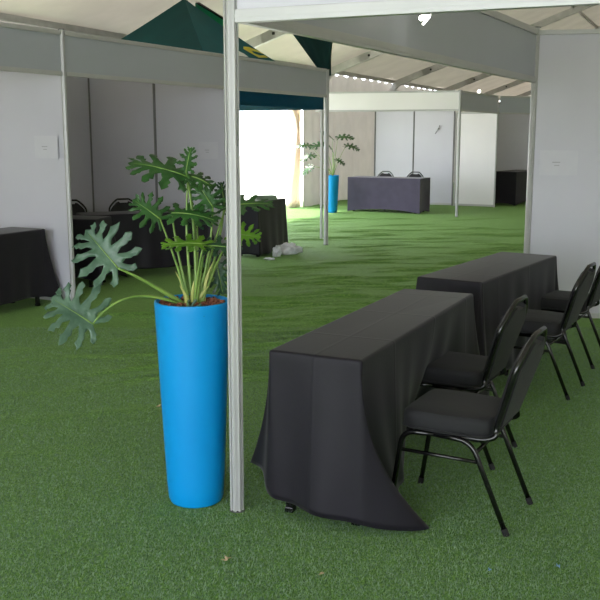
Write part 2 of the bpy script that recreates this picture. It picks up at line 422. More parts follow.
for n, l in ((2.6,'thin roof purlin nearest the left eave'),(5.1,'thin roof purlin halfway up the left roof slope'),(7.5,'ridge purlin along the peak of the tent'),(9.9,'roof purlin on the far side of the ridge'),(12.4,'roof purlin low on the right roof slope')):
    long_bar(n, roofz(n)-.13 if n != 7.5 else roofz(n)-.2, .06, .07, l)

# gathered curtain at the exit
b = bmesh.new(); g = []
zs = [0,.15,.5,.9,1.3,1.6,1.8,1.95,2.05,2.2,2.4,2.62]
wd = [.56,.52,.44,.34,.26,.18,.14,.17,.26,.38,.46,.50]
for z, w in zip(zs, wd):
    row = []
    for k in range(33):
        f = k/32; s = 9.78 - w + w*f*1.0; dep = .09*math.sin(f*PI*7)*(1 if w > .2 else .7)
        row.append(b.verts.new(tp(s - .03*math.sin(z*3), -.16+dep, z+.005)))
    g.append(row)
for A, B2 in zip(g, g[1:]):
    for k in range(32): b.faces.new((A[k], A[k+1], B2[k+1], B2[k]))
o = obj('tied_curtain', b, 'curtain', smooth=True); tag(o, 'cream canvas curtain gathered and tied at the right edge of the bright exit', 'curtain')
m = o.modifiers.new('t', 'SOLIDIFY'); m.thickness = .004

# ------------------------------------------------------------------ booths
PN = (-.281, 3.80); PR = (2.07, 8.16)
make_post(PN[0], PN[1], 2.60, 'thick aluminium booth post beside the tall blue planter in the foreground', .033)
make_post(PR[0], PR[1], 2.58, 'aluminium post at the left edge of the tall grey wall on the right', .028)
make_post(-2.262, 8.845, 2.64, 'aluminium booth post on the left between the two left booths', .026)
make_post(.40, 13.80, 2.62, 'aluminium booth post standing alone in front of the small far blue planter', .036)
make_post(3.25, 18.70, 2.56, 'white slender post at the right end of the white far fascia', .030)
FE = (PN[0]+W.x*2.4, PN[1]+W.y*2.4)
make_fascia(PN, (1.98, 2.87), 2.10, 2.56, 'light grey fascia board across the top right, above the near tables', 'panel', rail=.052)
make_fascia(PN, PR, 2.11, 2.57, 'long dark grey fascia board running back from the foreground post to the tall grey wall', 'panel_grey', rail=.052)
LP = (-2.262, 8.845); MP = (.40, 13.80); LQ = (LP[0]-(MP[0]-LP[0])*.62, LP[1]-(MP[1]-LP[1])*.62)
make_fascia(LP, MP, 2.215, 2.63, 'grey fascia board over the left booth with two hidden chairs, up to the lone post', 'panel_grey', rail=.04)
make_fascia(LQ, LP, 2.215, 2.63, 'grey fascia board at the far left, over the booth with the single table', 'panel_grey', rail=.04)
FL = (.30, 19.45); FR = (3.25, 18.70); BR = (4.56, 21.20)
make_fascia(FL, FR, 2.15, 2.56, 'bright white fascia board of the far booth', 'panel_white', rail=.035)
make_fascia(FR, BR, 2.15, 2.56, 'grey side fascia board of the far booth, beyond the white slender post', 'panel_grey', rail=.035)
make_fascia((BR[0]+.03, BR[1]+.01), (6.3, 22.0), 2.15, 2.56, 'grey fascia board furthest right, seen beside the tall grey wall', 'panel_grey', rail=.035)
# partitions
make_partition(LP, (-4.2, 9.86), 2, 'pale partition wall behind the far left table', ends=(0,1))
make_partition((-.92, 11.40), (-2.85, 12.46), 2, 'pale partition wall behind the two half hidden chairs of the left booth', h=2.55, seam='seam')
make_partition((-2.83, 12.50), (-4.22, 9.86), 3, 'rear partition wall of the left booth, seen as a narrow strip beside the left post', ends=(0,0))
# tall grey wall on the right
make_partition(PR, (PR[0]+4.3*.975, PR[1]-4.3*.14), 3, 'tall grey partition wall at the right with a faint paper notice', h=2.56, ends=(0,1))
# far booth
bw0 = (BR[0]-.882*3.06, BR[1]+.471*3.06)
make_partition((BR[0]-.882*.0, BR[1]), (BR[0]-.882*.98, BR[1]+.471*.98), 1, 'bright white wall panel of the far booth beside the slender white post', h=2.2, mat='panel_white')
make_partition((BR[0]-.882*1.03, BR[1]+.471*1.03), (bw0[0], bw0[1]), 2, 'back wall panels of the far booth behind the two chairs', h=2.3, mat='panel', seam='seam')
make_partition((4.75, 23.9), (7.4, 22.9), 2, 'dim far wall behind the black covered table furthest right', h=2.5)

# ------------------------------------------------------------------ tables and cloths
def folding_table(L, Wd, loc, rz, label, group='folding tables under cloths'):
    t = thing('folding_table', label, 'table', loc, rz, group)
    b = bmesh.new(); box(b, (0,0,.726), (L-.04,Wd-.04,.028), 0, .003); obj('tabletop', b, 'wood', t)
    for sx in (-1,1):
        for sy in (-1,1):
            b = bmesh.new(); box(b, (sx*(L/2-.10), sy*(Wd/2-.05), .36), (.032,.032,.71), 0, .003)
            box(b, (sx*(L/2-.10), sy*(Wd/2-.05), .012), (.04,.04,.024), 0, .003); obj('leg', b, 'tube', t)
        b = bmesh.new(); bar(b, (sx*(L/2-.10), -Wd/2+.05, .25), (sx*(L/2-.10), Wd/2-.05, .25), .02, .02); obj('crossbar', b, 'tube', t)
    return t
def cloth_mesh(P, name):
    nr, nc = P.shape[:2]; me = bpy.data.meshes.new(name)
    F = [(i*nc+j, i*nc+(j+1)%nc, (i+1)*nc+(j+1)%nc, (i+1)*nc+j) for i in range(nr-1) for j in range(nc)]
    F.append(tuple(range(nc))[::-1])
    me.from_pydata([tuple(map(float, p)) for p in P.reshape(-1,3)], [], F); me.materials.append(M['cloth'])
    b = bmesh.new(); b.from_mesh(me); bmesh.ops.recalc_face_normals(b, faces=b.faces[:]); b.to_mesh(me); b.free()
    for p in me.polygons: p.use_smooth = True
    return me
def cloth(me, loc, rz, label, group='black tablecloths'):
    o = bpy.data.objects.new('tablecloth', me); C.objects.link(o); o.location = loc; o.rotation_euler.z = rz
    m = o.modifiers.new('t', 'SOLIDIFY'); m.thickness = .0015; m.offset = -1
    return tag(o, label, 'tablecloth', group)
K1 = [(0.0,-.74,.30,.20),(.25,-.71,.42,.17),(.5,-.80,.29,.19),(.8,-.875,.235,.12),(.99,-.885,.20,.09),(1.3,-.895,.08,.085),(1.6,-.90,-.03,.07),(1.9,-.905,-.16,.055),
      (2.1,-.90,-.225,.05),(2.32,-.865,-.29,.03),(2.48,-.79,-.42,.012),(2.58,-.71,-.52,.008),(2.72,-.66,-.42,.010),(2.99,-.60,-.27,.04),(3.12,-.48,-.245,.06),(3.35,-.25,-.20,.08),(3.5,0,-.05,.08),(3.62,.2,.0,.08),(3.75,.42,-.08,.08),(3.9,.72,-.24,.07),
      (4.0,.84,-.28,.05),(4.5,.97,-.34,.02),(4.99,.93,-.20,.05),(5.5,.91,0,.09),(6.0,.92,.2,.09),(6.5,.97,.32,.08),(6.99,.8,.27,.16),(7.5,0,.25,.2),(7.85,-.6,.26,.2)]
P1 = drape(1.74, .42, .75, K1, seed=6, fold=.020, smooth=7)
me1 = cloth_mesh(P1, 'tablecloth')
P2 = drape(1.52, .44, .75, generic_keys(1.52, .44, 4), seed=4)
me2 = cloth_mesh(P2, 'tablecloth_short')
R1 = math.atan2(1.57, .75); R2 = math.atan2(1.26, .81)
folding_table(1.74, .42, (.434,4.417,0), R1, 'folding table under the nearest black tablecloth, its black feet showing')
cloth(me1, (.434,4.417,.003), R1, 'black tablecloth nearest the viewer, one corner trailing on the grass')
folding_table(1.52, .44, (1.354,6.269,0), R2, 'folding table under the second black cloth, close to the tall grey wall')
cloth(me2, (1.354,6.269,.003), R2, 'black tablecloth behind the nearest one, close to the tall grey wall')
# left front booth
r3 = math.atan2(U.y, U.x)
folding_table(1.52, .44, (-3.05,8.23,0), r3, 'folding table under the black cloth at the left edge')
cloth(me2, (-3.05,8.23,.003), r3, 'black tablecloth at the left edge, in front of the pale partition')
# left rear booth
r4 = math.atan2(.42, .906)
folding_table(1.52, .44, (-1.87,10.80,0), r4, 'folding table under the wide black cloth behind the planter leaves')
cloth(me2, (-1.87,10.80,.003), r4, 'wide black tablecloth seen behind the planter leaves in the left booth')
folding_table(1.52, .44, (-2.93,10.15,0), math.atan2(-.2,1), 'folding table under the cloth just right of the left post')
cloth(me2, (-2.93,10.15,.003), math.atan2(-.2,1), 'black tablecloth falling just right of the left aluminium post')
r6 = math.atan2(.95, .37)
folding_table(1.0, .36, (-.56,12.82,0), r6, 'folding table under the black cloth beside the bright exit')
P6 = drape(1.0, .36, .75, generic_keys(1.0, .36, 9, .06, .04), seed=9)
cloth(cloth_mesh(P6, 'tablecloth_exit'), (-.56,12.82,.003), r6, 'black tablecloth beside the bright exit, plastic at its foot')
# fitted stretch covers on the far tables
def stretch_table(L, Wd, h, loc, rz, label, mat, labelc):
    folding_table(L, Wd, loc, rz, label, 'folding tables under fitted covers').scale = (1,1,h/.75)
    b = bmesh.new(); K = 8; per = []
    def ring(z, k):
        out = []; n = 12
        for (ax, ay, bx, by) in ((-1,-1,1,-1),(1,-1,1,1),(1,1,-1,1),(-1,1,-1,-1)):
            for i in range(n):
                f = i/n; x = (ax+(bx-ax)*f)*(L/2+.02); y = (ay+(by-ay)*f)*(Wd/2+.02)
                c = 4*f*(1-f); pinch = .05*math.sin(PI*k)*c
                zz = z + (.07*c if z < .01 and abs(bx-ax) > 0 else (.05*c if z < .01 else 0))
                lx = 1 - (pinch if ay != by else 0)*.6; ly = 1 - (pinch*1.2 if ax != bx else 0)
                out.append(b.verts.new((x*lx, y*ly, zz+.004)))
        return out
    rs = [ring(h*k/K, k/K) for k in range(K+1)]
    for A, B2 in zip(rs, rs[1:]):
        n = len(A)
        for k in range(n): b.faces.new((A[k], A[(k+1)%n], B2[(k+1)%n], B2[k]))
    b.faces.new(rs[-1])
    o = obj('fitted_table_cover', b, mat, loc=(loc[0],loc[1],.0), rotz=rz); tag(o, labelc, 'tablecloth', 'fitted table covers')
    o.data.materials[0] = M[mat]
    return o
rf = math.atan2(-.79, 1.51)
stretch_table(1.66, .60, .75, (1.96,20.02,0), rf, 'folding table under the charcoal fitted cover in the far booth', 'cloth_mid', 'charcoal violet fitted table cover in the far booth, below the white fascia')
stretch_table(1.5, .60, .80, (5.35,22.45,0), math.atan2(1.25,.9), 'folding table under the black fitted cover furthest right', 'cloth', 'black fitted table cover furthest right, beside the bright white panel')

# ------------------------------------------------------------------ chairs
def crown(s, zc, y):
    """half outline of the banquet back: (half width, height) pairs"""
    return s
BACK = [(w*.93, h) for w, h in [(.155,.0),(.175,.12),(.195,.22),(.205,.275),(.192,.315),(.152,.360),(.108,.398),(.072,.418),(.0,.424)]]
def back_pt(w, h, off=0):
    """rises from behind the seat and leans back; h measured along the back"""
    lean = .30
    return Vector((-.205 - math.sin(lean)*h + off*math.cos(lean), w, .435 + math.cos(lean)*h + off*math.sin(lean)))
def make_chair(label, loc, rz, group):
    t = thing('banquet_chair', label, 'chair', loc, rz, group)
    # seat: soft domed pad
    b = bmesh.new(); n = 14; hx, hy = .203, .205
    def sring(z, k, dom=0):
        out = []
        for i in range(48):
            a = 2*PI*i/48; c, s = math.cos(a), math.sin(a); e = .28
            x = hx*k*math.copysign(abs(c)**e, c); y = hy*k*math.copysign(abs(s)**e, s)
            if x < 0: y *= 1-.10*(-x/hx)
            out.append(b.verts.new((x+.005, y, z)))
        return out
    rs = [sring(z, k) for z, k in ((.405,.86),(.402,.95),(.410,.985),(.43,1),(.455,1),(.472,.985),(.484,.94),(.490,.84),(.494,.6),(.496,.3))]
    for A, B2 in zip(rs, rs[1:]):
        for k in range(48): b.faces.new((A[k], A[(k+1)%48], B2[(k+1)%48], B2[k]))
    b.faces.new(rs[0][::-1]); b.faces.new(rs[-1])
    seat = obj('seat', b, 'seat', t, smooth='auto')
    b = bmesh.new(); tube(b, [(hx*1.0*math.copysign(abs(math.cos(a))**.28, math.cos(a))+.005, hy*math.copysign(abs(math.sin(a))**.28, math.sin(a))*(1-.10*max(0,-math.cos(a))), .412) for a in [2*PI*i/48 for i in range(48)]], .004, 6, True)
    obj('piping', b, 'seat', seat, smooth=True)
    # back pad
    b = bmesh.new(); out = []
    prof = [(.145,.02),(.165,.12),(.186,.22),(.196,.275),(.183,.308),(.144,.350),(.102,.386),(.070,.398),(.056,.380),(0,0)]; prof = [(w*.93, h) for w, h in prof]
    ring = [(w, h) for w, h in prof[:-1]] + [(-w, h) for w, h in reversed(prof[:-1])]
    layers = []
    for off, sc in ((-.018,.90),(-.016,1),(.012,1),(.026,.93),(.032,.72),(.034,.4)):
        layers.append([b.verts.new(back_pt(w*sc, .22+(h-.22)*sc, off)) for w, h in ring])
    for A, B2 in zip(layers, layers[1:]):
        n = len(A)
        for k in range(n): b.faces.new((A[k], A[(k+1)%n], B2[(k+1)%n], B2[k]))
    b.faces.new(layers[0][::-1]); b.faces.new(layers[-1])
    obj('backrest', b, 'seat', t, smooth='auto')
    # back tube loop: from under the seat, up both sides and over the crown
    b = bmesh.new()
    side = [Vector((.06,.185,.395)), Vector((-.17,.172,.395))]
    sp = [back_pt(w+.008, h+.012) for w, h in BACK[:-1]]
    pts = side + [Vector((-.215,.165,.415))] + sp[0:]
    left = fillet(pts, .05, 4); right = [Vector((p.x,-p.y,p.z)) for p in reversed(left)]
    tube(b, left+right, .0115, 10)
    obj('back_frame', b, 'tube', t, smooth=True)
    b = bmesh.new(); tube(b, [back_pt(-.16, .10, -.005), back_pt(.16, .10, -.005)], .009, 8); obj('back_crossbar', b, 'tube', t, smooth=True)
    # legs
    for s in (-1, 1):
        y = s*.19
        b = bmesh.new(); tube(b, fillet([(.25,y,.004),(.195,y,.385),(.05,y,.392)], .06, 6), .0115, 10); l = obj('leg', b, 'tube', t, smooth=True)
        b = bmesh.new(); tube(b, [(.2515,y,0),(.247,y,.03)], .014, 10); obj('foot_cap', b, 'rubber', l)
        b = bmesh.new(); tube(b, fillet([(-.28,y,.004),(-.115,y,.385),(.05,y,.392)], .06, 6), .0115, 10); l = obj('leg', b, 'tube', t, smooth=True)
        b = bmesh.new(); tube(b, [(-.282,y,0),(-.269,y,.03)], .014, 10); obj('foot_cap', b, 'rubber', l)
        b = bmesh.new(); tube(b, [(.207,y,.30),(-.152,y,.30)], .0085, 8); obj('stretcher', b, 'tube', t, smooth=True)
    b = bmesh.new(); tube(b, [(-.135,-.19,.34),(-.135,.19,.34)], .0085, 8); obj('stretcher', b, 'tube', t, smooth=True)
    b = bmesh.new(); tube(b, [(.14,-.19,.385),(.14,.19,.385)], .0085, 8); obj('seat_bar', b, 'tube', t, smooth=True)
    return t
def chair_at(fr, rz, lab, grp, proto=None):
    """fr = floor spot of the rear foot nearest the viewer (local -y side... +y when facing left)"""
    lx, ly = -.28, .19
    c, s = math.cos(rz), math.sin(rz); loc = (fr[0]-(lx*c-ly*s), fr[1]-(lx*s+ly*c), 0)
    if proto is None: return make_chair(lab, loc, rz, grp)
    return dup(proto, loc, rz, lab, grp)
G1 = 'black banquet chairs along the near tables'; G2 = 'black chairs tucked behind the booth tables'
RZ = math.radians(151)
ch = chair_at((.864,3.535), RZ, 'black banquet chair nearest the viewer, at the near table', G1)
chair_at((.968,4.30), math.radians(150), 'black banquet chair directly behind the nearest chair, pushed under the near table', G1, ch)
chair_at((1.703,5.511), math.radians(149), 'black banquet chair at the second table, third from the viewer', G1, ch)
chair_at((2.109,6.284), math.radians(149), 'black banquet chair cut by the right edge, closest to the tall grey wall', G1, ch)
dup(ch, (-2.14,11.42,0), math.radians(-62), 'black chair with a slot in its back, behind the left booth table', G2)
dup(ch, (-2.86,11.15,0), math.radians(-80), 'black chair half hidden behind the left aluminium post', G2)
dup(ch, (1.84,20.60,0), math.radians(-115), 'left one of two black chairs behind the charcoal covered far table', G2)
dup(ch, (2.48,20.28,0), math.radians(-115), 'right one of two black chairs behind the charcoal covered far table', G2)

# ------------------------------------------------------------------ potted plant
def leaf_outline(L, wd, lobes=6):
    half = []
    xs_ = [.02,.17,.33,.49,.64,.77]; ang = [138,112,88,66,48,34]; ln = [.36,.50,.54,.50,.42,.32]
    half.append((0.0, .012))
    for i in range(lobes):
        a = math.radians(ang[i]); l = ln[i]; d = Vector((math.cos(a), math.sin(a))); q = Vector((-d.y, d.x)); base = Vector((xs_[i], .0))
        w = .060+.012*(2-abs(2-i))
        if i == 0: half.append(tuple(base + d*l*.35 + q*w*.6))
        for (f, ww) in ((.45,.62),(.62, 1.1),(.70, .8),(.82, 1.05),(.92,.55),(1.0, .02),(.90,-.5),(.78,-1.1),(.66,-.8),(.48,-.75)):
            p = base + d*l*f + q*w*ww; half.append((p.x, max(p.y, .03)))
        if i < lobes-1:
            a2 = math.radians((ang[i]+ang[i+1])/2); p = Vector(((xs_[i]+xs_[i+1])/2, 0)) + Vector((math.cos(a2), math.sin(a2)))*(ln[i]+ln[i+1])*.5*.27; half.append((p.x, p.y))
    half.append((.90,.10)); half.append((.97,.06)); half.append((1.02,.0))
    return [(x*L, y*wd*L) for x, y in half]
def blade_bm(L, wd, bend, cup, seed):
    r = random.Random(seed); h = leaf_outline(L, wd); b = bmesh.new()
    for sg in (1, -1):
        pts = [(x*(1+.05*(r.random()-.5)), sg*y*(1+.12*(r.random()-.5))) for x, y in h]
        pts[0] = (0, 0); pts[-1] = (L*1.02, 0)
        mid = [(L*1.02*k/8, 0) for k in range(7, 0, -1)]
        vs = [b.verts.new((x, y, 0)) for x, y in pts+mid]
        try: f = b.faces.new(vs if sg > 0 else vs[::-1])
        except ValueError: continue
    bmesh.ops.remove_doubles(b, verts=b.verts[:], dist=1e-5)
    bmesh.ops.triangulate(b, faces=b.faces[:])
    bmesh.ops.subdivide_edges(b, edges=b.edges[:], cuts=2, use_grid_fill=True)
    for v in b.verts:
        x, y = v.co.x/L, v.co.y/L
        v.co.z = L*(-bend*x*x + cup*abs(y)**1.2 - .35*bend*y*y*2 + .02*math.sin(abs(math.atan2(y, x-.3))*11+seed) * min(1, abs(y)*4))
        v.co.x -= L*bend*bend*.25*x*x*x
    return b
plant = thing('potted_plant', 'tall blue tapered planter with a large lobed-leaf plant, beside the foreground post', 'potted plant', (-0.479,3.93,0), 0, 'blue planters with leafy plants')
PLX, PLY = -.442, 3.985
b = bmesh.new()
lathe(b, [(.100,0),(.118,.004),(.125,.02),(.132,.10),(.1655,.90),(.167,.925),(.166,.932),(.160,.934),(.157,.928),(.154,.87)], 64, True, False)
pot = obj('pot', b, 'blue', plant, smooth='auto')
b = bmesh.new(); r = random.Random(5)
rings = []
for k in range(9):
    rr_ = .155*k/8
    rings.append([b.verts.new((rr_*math.cos(2*PI*i/40), rr_*math.sin(2*PI*i/40), .905+.012*r.random()+.008*(1-k/8))) for i in range(40)] if k else [b.verts.new((0,0,.92))])
for k in range(8):
    A, B2 = rings[k], rings[k+1]
    for i in range(40):
        if k == 0: b.faces.new((A[0], B2[i], B2[(i+1)%40]))
        else: b.faces.new((A[i], B2[i], B2[(i+1)%40], A[(i+1)%40]))
for k in range(150):
    a = r.random()*6.28; q = .145*math.sqrt(r.random())
    m = Matrix.Translation((q*math.cos(a), q*math.sin(a), .918+.008*r.random())) @ Matrix.Rotation(r.random()*3, 4, 'X') @ Matrix.Rotation(r.random()*3, 4, 'Z') @ Matrix.Diagonal((.012+.014*r.random(), .008+.008*r.random(), .006, 1))
    bmesh.ops.create_cube(b, size=1, matrix=m)
obj('bark_mulch', b, 'soil', plant)
def add_leaf(parent, tip, root, direction, normal, L, wd=.95, bend=.25, cup=.1, mat='leaf', seed=0, bow=(0,0,0), label=None, rad=.005):
    """petiole from root (near the soil) bowing to tip, blade from tip along direction"""
    tip = Vector(tip); root = Vector(root); d = nrm(direction); n = Vector(normal); n = (n - d*n.dot(d)).normalized(); s = n.cross(d)
    bm_ = blade_bm(L, wd, bend, cup, seed); mt = Matrix(((d.x,s.x,n.x,tip.x),(d.y,s.y,n.y,tip.y),(d.z,s.z,n.z,tip.z),(0,0,0,1)))
    bmesh.ops.transform(bm_, matrix=mt, verts=bm_.verts[:])
    o = obj('leaf', bm_, mat, parent, smooth=True)
    if label: o['label'] = label
    md = o.modifiers.new('t', 'SOLIDIFY'); md.thickness = .0012
    b = bmesh.new(); ctrl = (root+tip)/2 + Vector(bow); K = 14
    pts = [root*(1-t)**2 + ctrl*2*t*(1-t) + tip*t*t for t in [k/K for k in range(K+1)]]
    tube(b, pts, rad, 8, radii=[rad*(1.6-.9*k/K) for k in range(K+1)])
    # midrib continuing on the underside and top of the blade
    mp = []
    for k in range(8):
        x = .92*k/7; mp.append(tip + d*(x*L - L*bend*bend*.25*x**3) + n*(L*(-bend*x*x)+.0012))
    tube(b, mp, .002, 6, radii=[.0035*(1-.8*k/7) for k in range(8)])
    obj('leaf_stalk', b, 'petiole', o, smooth=True)
    return o
LEAVES = [{'tip': (-0.012, 0.05, 1.473), 'root': (0, 0.02, 0.915), 'direction': (-0.85, -0.15, 0.36), 'normal': (0.25, -0.62, 0.85), 'L': 0.26, 'wd': 0.85, 'bend': 0.2, 'cup': -0.05, 'mat': 'leaf', 'seed': 1, 'bow': (-0.03, 0, 0.05), 'rad': 0.0048, 'label': None},
 {'tip': (-0.015, 0.07, 1.477), 'root': (0.01, 0.02, 0.915), 'direction': (0.85, -0.2, -0.1), 'normal': (-0.1, -0.45, 1), 'L': 0.12, 'wd': 1.2, 'bend': 0.35, 'cup': 0.0, 'mat': 'leaf', 'seed': 2, 'bow': (0.03, 0, 0.03), 'rad': 0.0048, 'label': None},
 {'tip': (-0.02, 0.05, 1.495), 'root': (0.01, 0.03, 0.915), 'direction': (0.15, 0.1, 1), 'normal': (-0.6, -0.8, 0.1), 'L': 0.11, 'wd': 1.1, 'bend': 0.1, 'cup': 0.1, 'mat': 'leaf', 'seed': 3, 'bow': (0.03, 0, 0.03), 'rad': 0.0048, 'label': None},
 {'tip': (-0.132, 0.0, 1.293), 'root': (-0.02, 0.0, 0.915), 'direction': (-0.62, -0.2, 0.55), 'normal': (0.2, -0.95, 0.4), 'L': 0.14, 'wd': 1.2, 'bend': 0.2, 'cup': 0.1, 'mat': 'leaf', 'seed': 4, 'bow': (0.04, 0, -0.08), 'rad': 0.0048, 'label': None},
 {'tip': (-0.084, 0.03, 1.317), 'root': (-0.01, 0.0, 0.915), 'direction': (0.95, -0.2, 0.05), 'normal': (-0.2, -0.6, 0.8), 'L': 0.2, 'wd': 0.75, 'bend': 0.3, 'cup': 0.1, 'mat': 'leaf', 'seed': 5, 'bow': (-0.02, 0, 0.03), 'rad': 0.0048, 'label': None},
 {'tip': (0.093, 0.07, 1.34), 'root': (0.02, 0.0, 0.915), 'direction': (-0.45, -0.1, 0.75), 'normal': (0.1, -0.9, 0.3), 'L': 0.12, 'wd': 1.3, 'bend': 0.1, 'cup': 0.1, 'mat': 'leaf', 'seed': 6, 'bow': (0.03, 0, 0.0), 'rad': 0.0048, 'label': None},
 {'tip': (0.147, 0.12, 1.336), 'root': (0.03, 0.0, 0.915), 'direction': (0.95, 0.0, 0.22), 'normal': (-0.1, -0.55, 1), 'L': 0.21, 'wd': 0.75, 'bend': 0.2, 'cup': 0.1, 'mat': 'leaf', 'seed': 7, 'bow': (0.0, 0, 0.05), 'rad': 0.0048, 'label': None},
 {'tip': (0.134, 0.17, 1.346), 'root': (0.03, 0.02, 0.915), 'direction': (-0.1, 0.1, 1), 'normal': (0.4, -0.9, 0.1), 'L': 0.1, 'wd': 0.9, 'bend': 0.1, 'cup': 0.1, 'mat': 'leaf_dark', 'seed': 8, 'bow': (0.04, 0, 0.0), 'rad': 0.0048, 'label': None},
 {'tip': (0.063, -0.05, 1.19), 'root': (0.01, -0.01, 0.915), 'direction': (-0.95, -0.25, 0.12), 'normal': (0.1, -0.45, 1), 'L': 0.18, 'wd': 0.8, 'bend': 0.15, 'cup': 0.1, 'mat': 'leaf_lime', 'seed': 9, 'bow': (0.0, -0.02, 0.05), 'rad': 0.0048, 'label': None},
 {'tip': (0.069, -0.03, 1.178), 'root': (0.02, -0.01, 0.915), 'direction': (0.95, -0.2, 0.1), 'normal': (-0.2, -0.6, 0.9), 'L': 0.15, 'wd': 0.9, 'bend': 0.3, 'cup': 0.1, 'mat': 'leaf_dark', 'seed': 10, 'bow': (0.0, 0, 0.05), 'rad': 0.0048, 'label': None},
 {'tip': (0.172, 0.12, 1.215), 'root': (0.04, 0.0, 0.915), 'direction': (1, -0.15, -0.05), 'normal': (0, -0.8, 0.6), 'L': 0.13, 'wd': 1.0, 'bend': 0.1, 'cup': 0.1, 'mat': 'leaf_lime', 'seed': 11, 'bow': (0.0, 0, 0.04), 'rad': 0.0048, 'label': None},
 {'tip': (0.101, 0.09, 1.091), 'root': (0.03, 0.02, 0.915), 'direction': (0.2, -0.1, -0.9), 'normal': (0.2, -0.95, 0.3), 'L': 0.15, 'wd': 1.0, 'bend': 0.1, 'cup': 0.1, 'mat': 'leaf_dark', 'seed': 12, 'bow': (0.03, 0, 0.08), 'rad': 0.0048, 'label': None},
 {'tip': (-0.297, -0.13, 1.096), 'root': (-0.03, -0.02, 0.915), 'direction': (-0.62, 0.12, 0.72), 'normal': (0.1, -0.95, 0.25), 'L': 0.215, 'wd': 1.3, 'bend': 0.1, 'cup': 0.22, 'mat': 'leaf_silver', 'seed': 13, 'bow': (-0.03, -0.02, 0.04), 'rad': 0.007, 'label': None},
 {'tip': (-0.395, -0.21, 0.869), 'root': (-0.04, -0.03, 0.915), 'direction': (-0.55, -0.1, 0.42), 'normal': (-0.1, -0.85, 0.6), 'L': 0.2, 'wd': 1.45, 'bend': 0.15, 'cup': 0.2, 'mat': 'leaf_silver', 'seed': 14, 'bow': (-0.05, -0.04, 0.16), 'rad': 0.005, 'label': None},
 {'tip': (-0.007, -0.13, 0.927), 'root': (0.0, -0.05, 0.915), 'direction': (0.35, -0.2, -0.45), 'normal': (-0.3, -0.9, 0.4), 'L': 0.085, 'wd': 1.4, 'bend': 0.1, 'cup': 0.1, 'mat': 'leaf_dark', 'seed': 15, 'bow': (0.0, -0.05, 0.06), 'rad': 0.003, 'label': None},
 {'tip': (0.015, 0.12, 1.251), 'root': (0.0, 0.03, 0.915), 'direction': (-0.3, 0.5, 0.5), 'normal': (0.1, -0.8, 0.6), 'L': 0.12, 'wd': 0.9, 'bend': 0.2, 'cup': 0.1, 'mat': 'leaf_dark', 'seed': 16, 'bow': (0.02, 0, 0.0), 'rad': 0.0048, 'label': None}]
for L_ in LEAVES: add_leaf(plant, **L_)
b = bmesh.new(); r = random.Random(11)
for k in range(9):
    a = r.random()*6.28; q = .05*r.random(); x, y = .0+q*math.cos(a), q*math.sin(a); h = .08+.12*r.random()
    pts = [(x+(.05*math.cos(a))*t*t, y+.04*math.sin(a)*t*t, .91+h*t) for t in (0,.25,.5,.75,1)]
    tube(b, pts, .01, 8, radii=[.011,.010,.008,.005,.001], flat=.5)
obj('leaf_sheaths', b, 'sheath', plant, smooth=True)
# a second, small one beyond the lone post
def far_plant():
    t = thing('potted_plant', 'small distant blue planter with an airy plant, behind the lone post', 'potted plant', (.70,19.75,0), 0, 'blue planters with leafy plants')
    c = pot.copy(); C.objects.link(c); c.parent = t; c.scale = (.9,.9,.87)
    b = bmesh.new(); lathe(b, [(.01,.80),(.13,.80)], 24, False, False); lathe(b, [(.01,.805),(.135,.79)], 24, True, False); obj('bark_mulch', b, 'soil', t)
    r = random.Random(2)
    for k, (tx, ty, tz, dx, dz, L) in enumerate([(-.15,.1,1.45,-.9,.1,.36),(.12,0,1.62,.8,.15,.34),(.30,0,1.45,1,-.1,.30),(0,.1,1.60,-.3,.3,.32),(-.42,0,1.25,-1,-.2,.30),(-.45,.1,1.0,-1,-.6,.26),(.1,-.1,1.15,.7,-.3,.2),(.02,-.1,1.3,-.2,.5,.24),(-.5,0,1.45,-1,.1,.28)]):
        add_leaf(t, (tx,ty,tz), (.02,0,.8), (dx,-.3,dz), (0.1,-.5,1), L, 1.0, .3, .1, 'leaf', 40+k, (0,0,.1), rad=.005)
far_plant()

# ------------------------------------------------------------------ green gazebo by the exit
gz = thing('gazebo', 'dark green pop-up gazebo with a pointed roof beside the exit, printed emblems on its roof', 'gazebo', (-1.72,13.95,0), math.atan2(U.y, U.x))
H0, H1, A2 = 2.36, 3.66, 1.55
cor = [(-A2,-A2),(A2,-A2),(A2,A2),(-A2,A2)]      # local x along the booths, -y towards the viewer
b = bmesh.new()
def canopy_pt(cx, cy, f):   # f 0 at the peak, 1 at the eave; a slight hollow
    return Vector((cx*f, cy*f, H1-(H1-H0)*f+ -.05*math.sin(PI*f)))
for k in range(4):
    a, c = cor[k], cor[(k+1)%4]; K = 10; g = []
    for i in range(K+1):
        f = i/K; row = []
        for j in range(9):
            q = j/8; x = a[0]+(c[0]-a[0])*q; y = a[1]+(c[1]-a[1])*q
            p = canopy_pt(x, y, f); p.z -= .05*math.sin(PI*q)*math.sin(PI*f)
            row.append(b.verts.new(p))
        g.append(row)
    for A, B2 in zip(g, g[1:]):
        for j in range(8): b.faces.new((A[j], A[j+1], B2[j+1], B2[j]))
bmesh.ops.remove_doubles(b, verts=b.verts[:], dist=.002)
obj('canopy', b, 'green_dark', gz, smooth='auto')
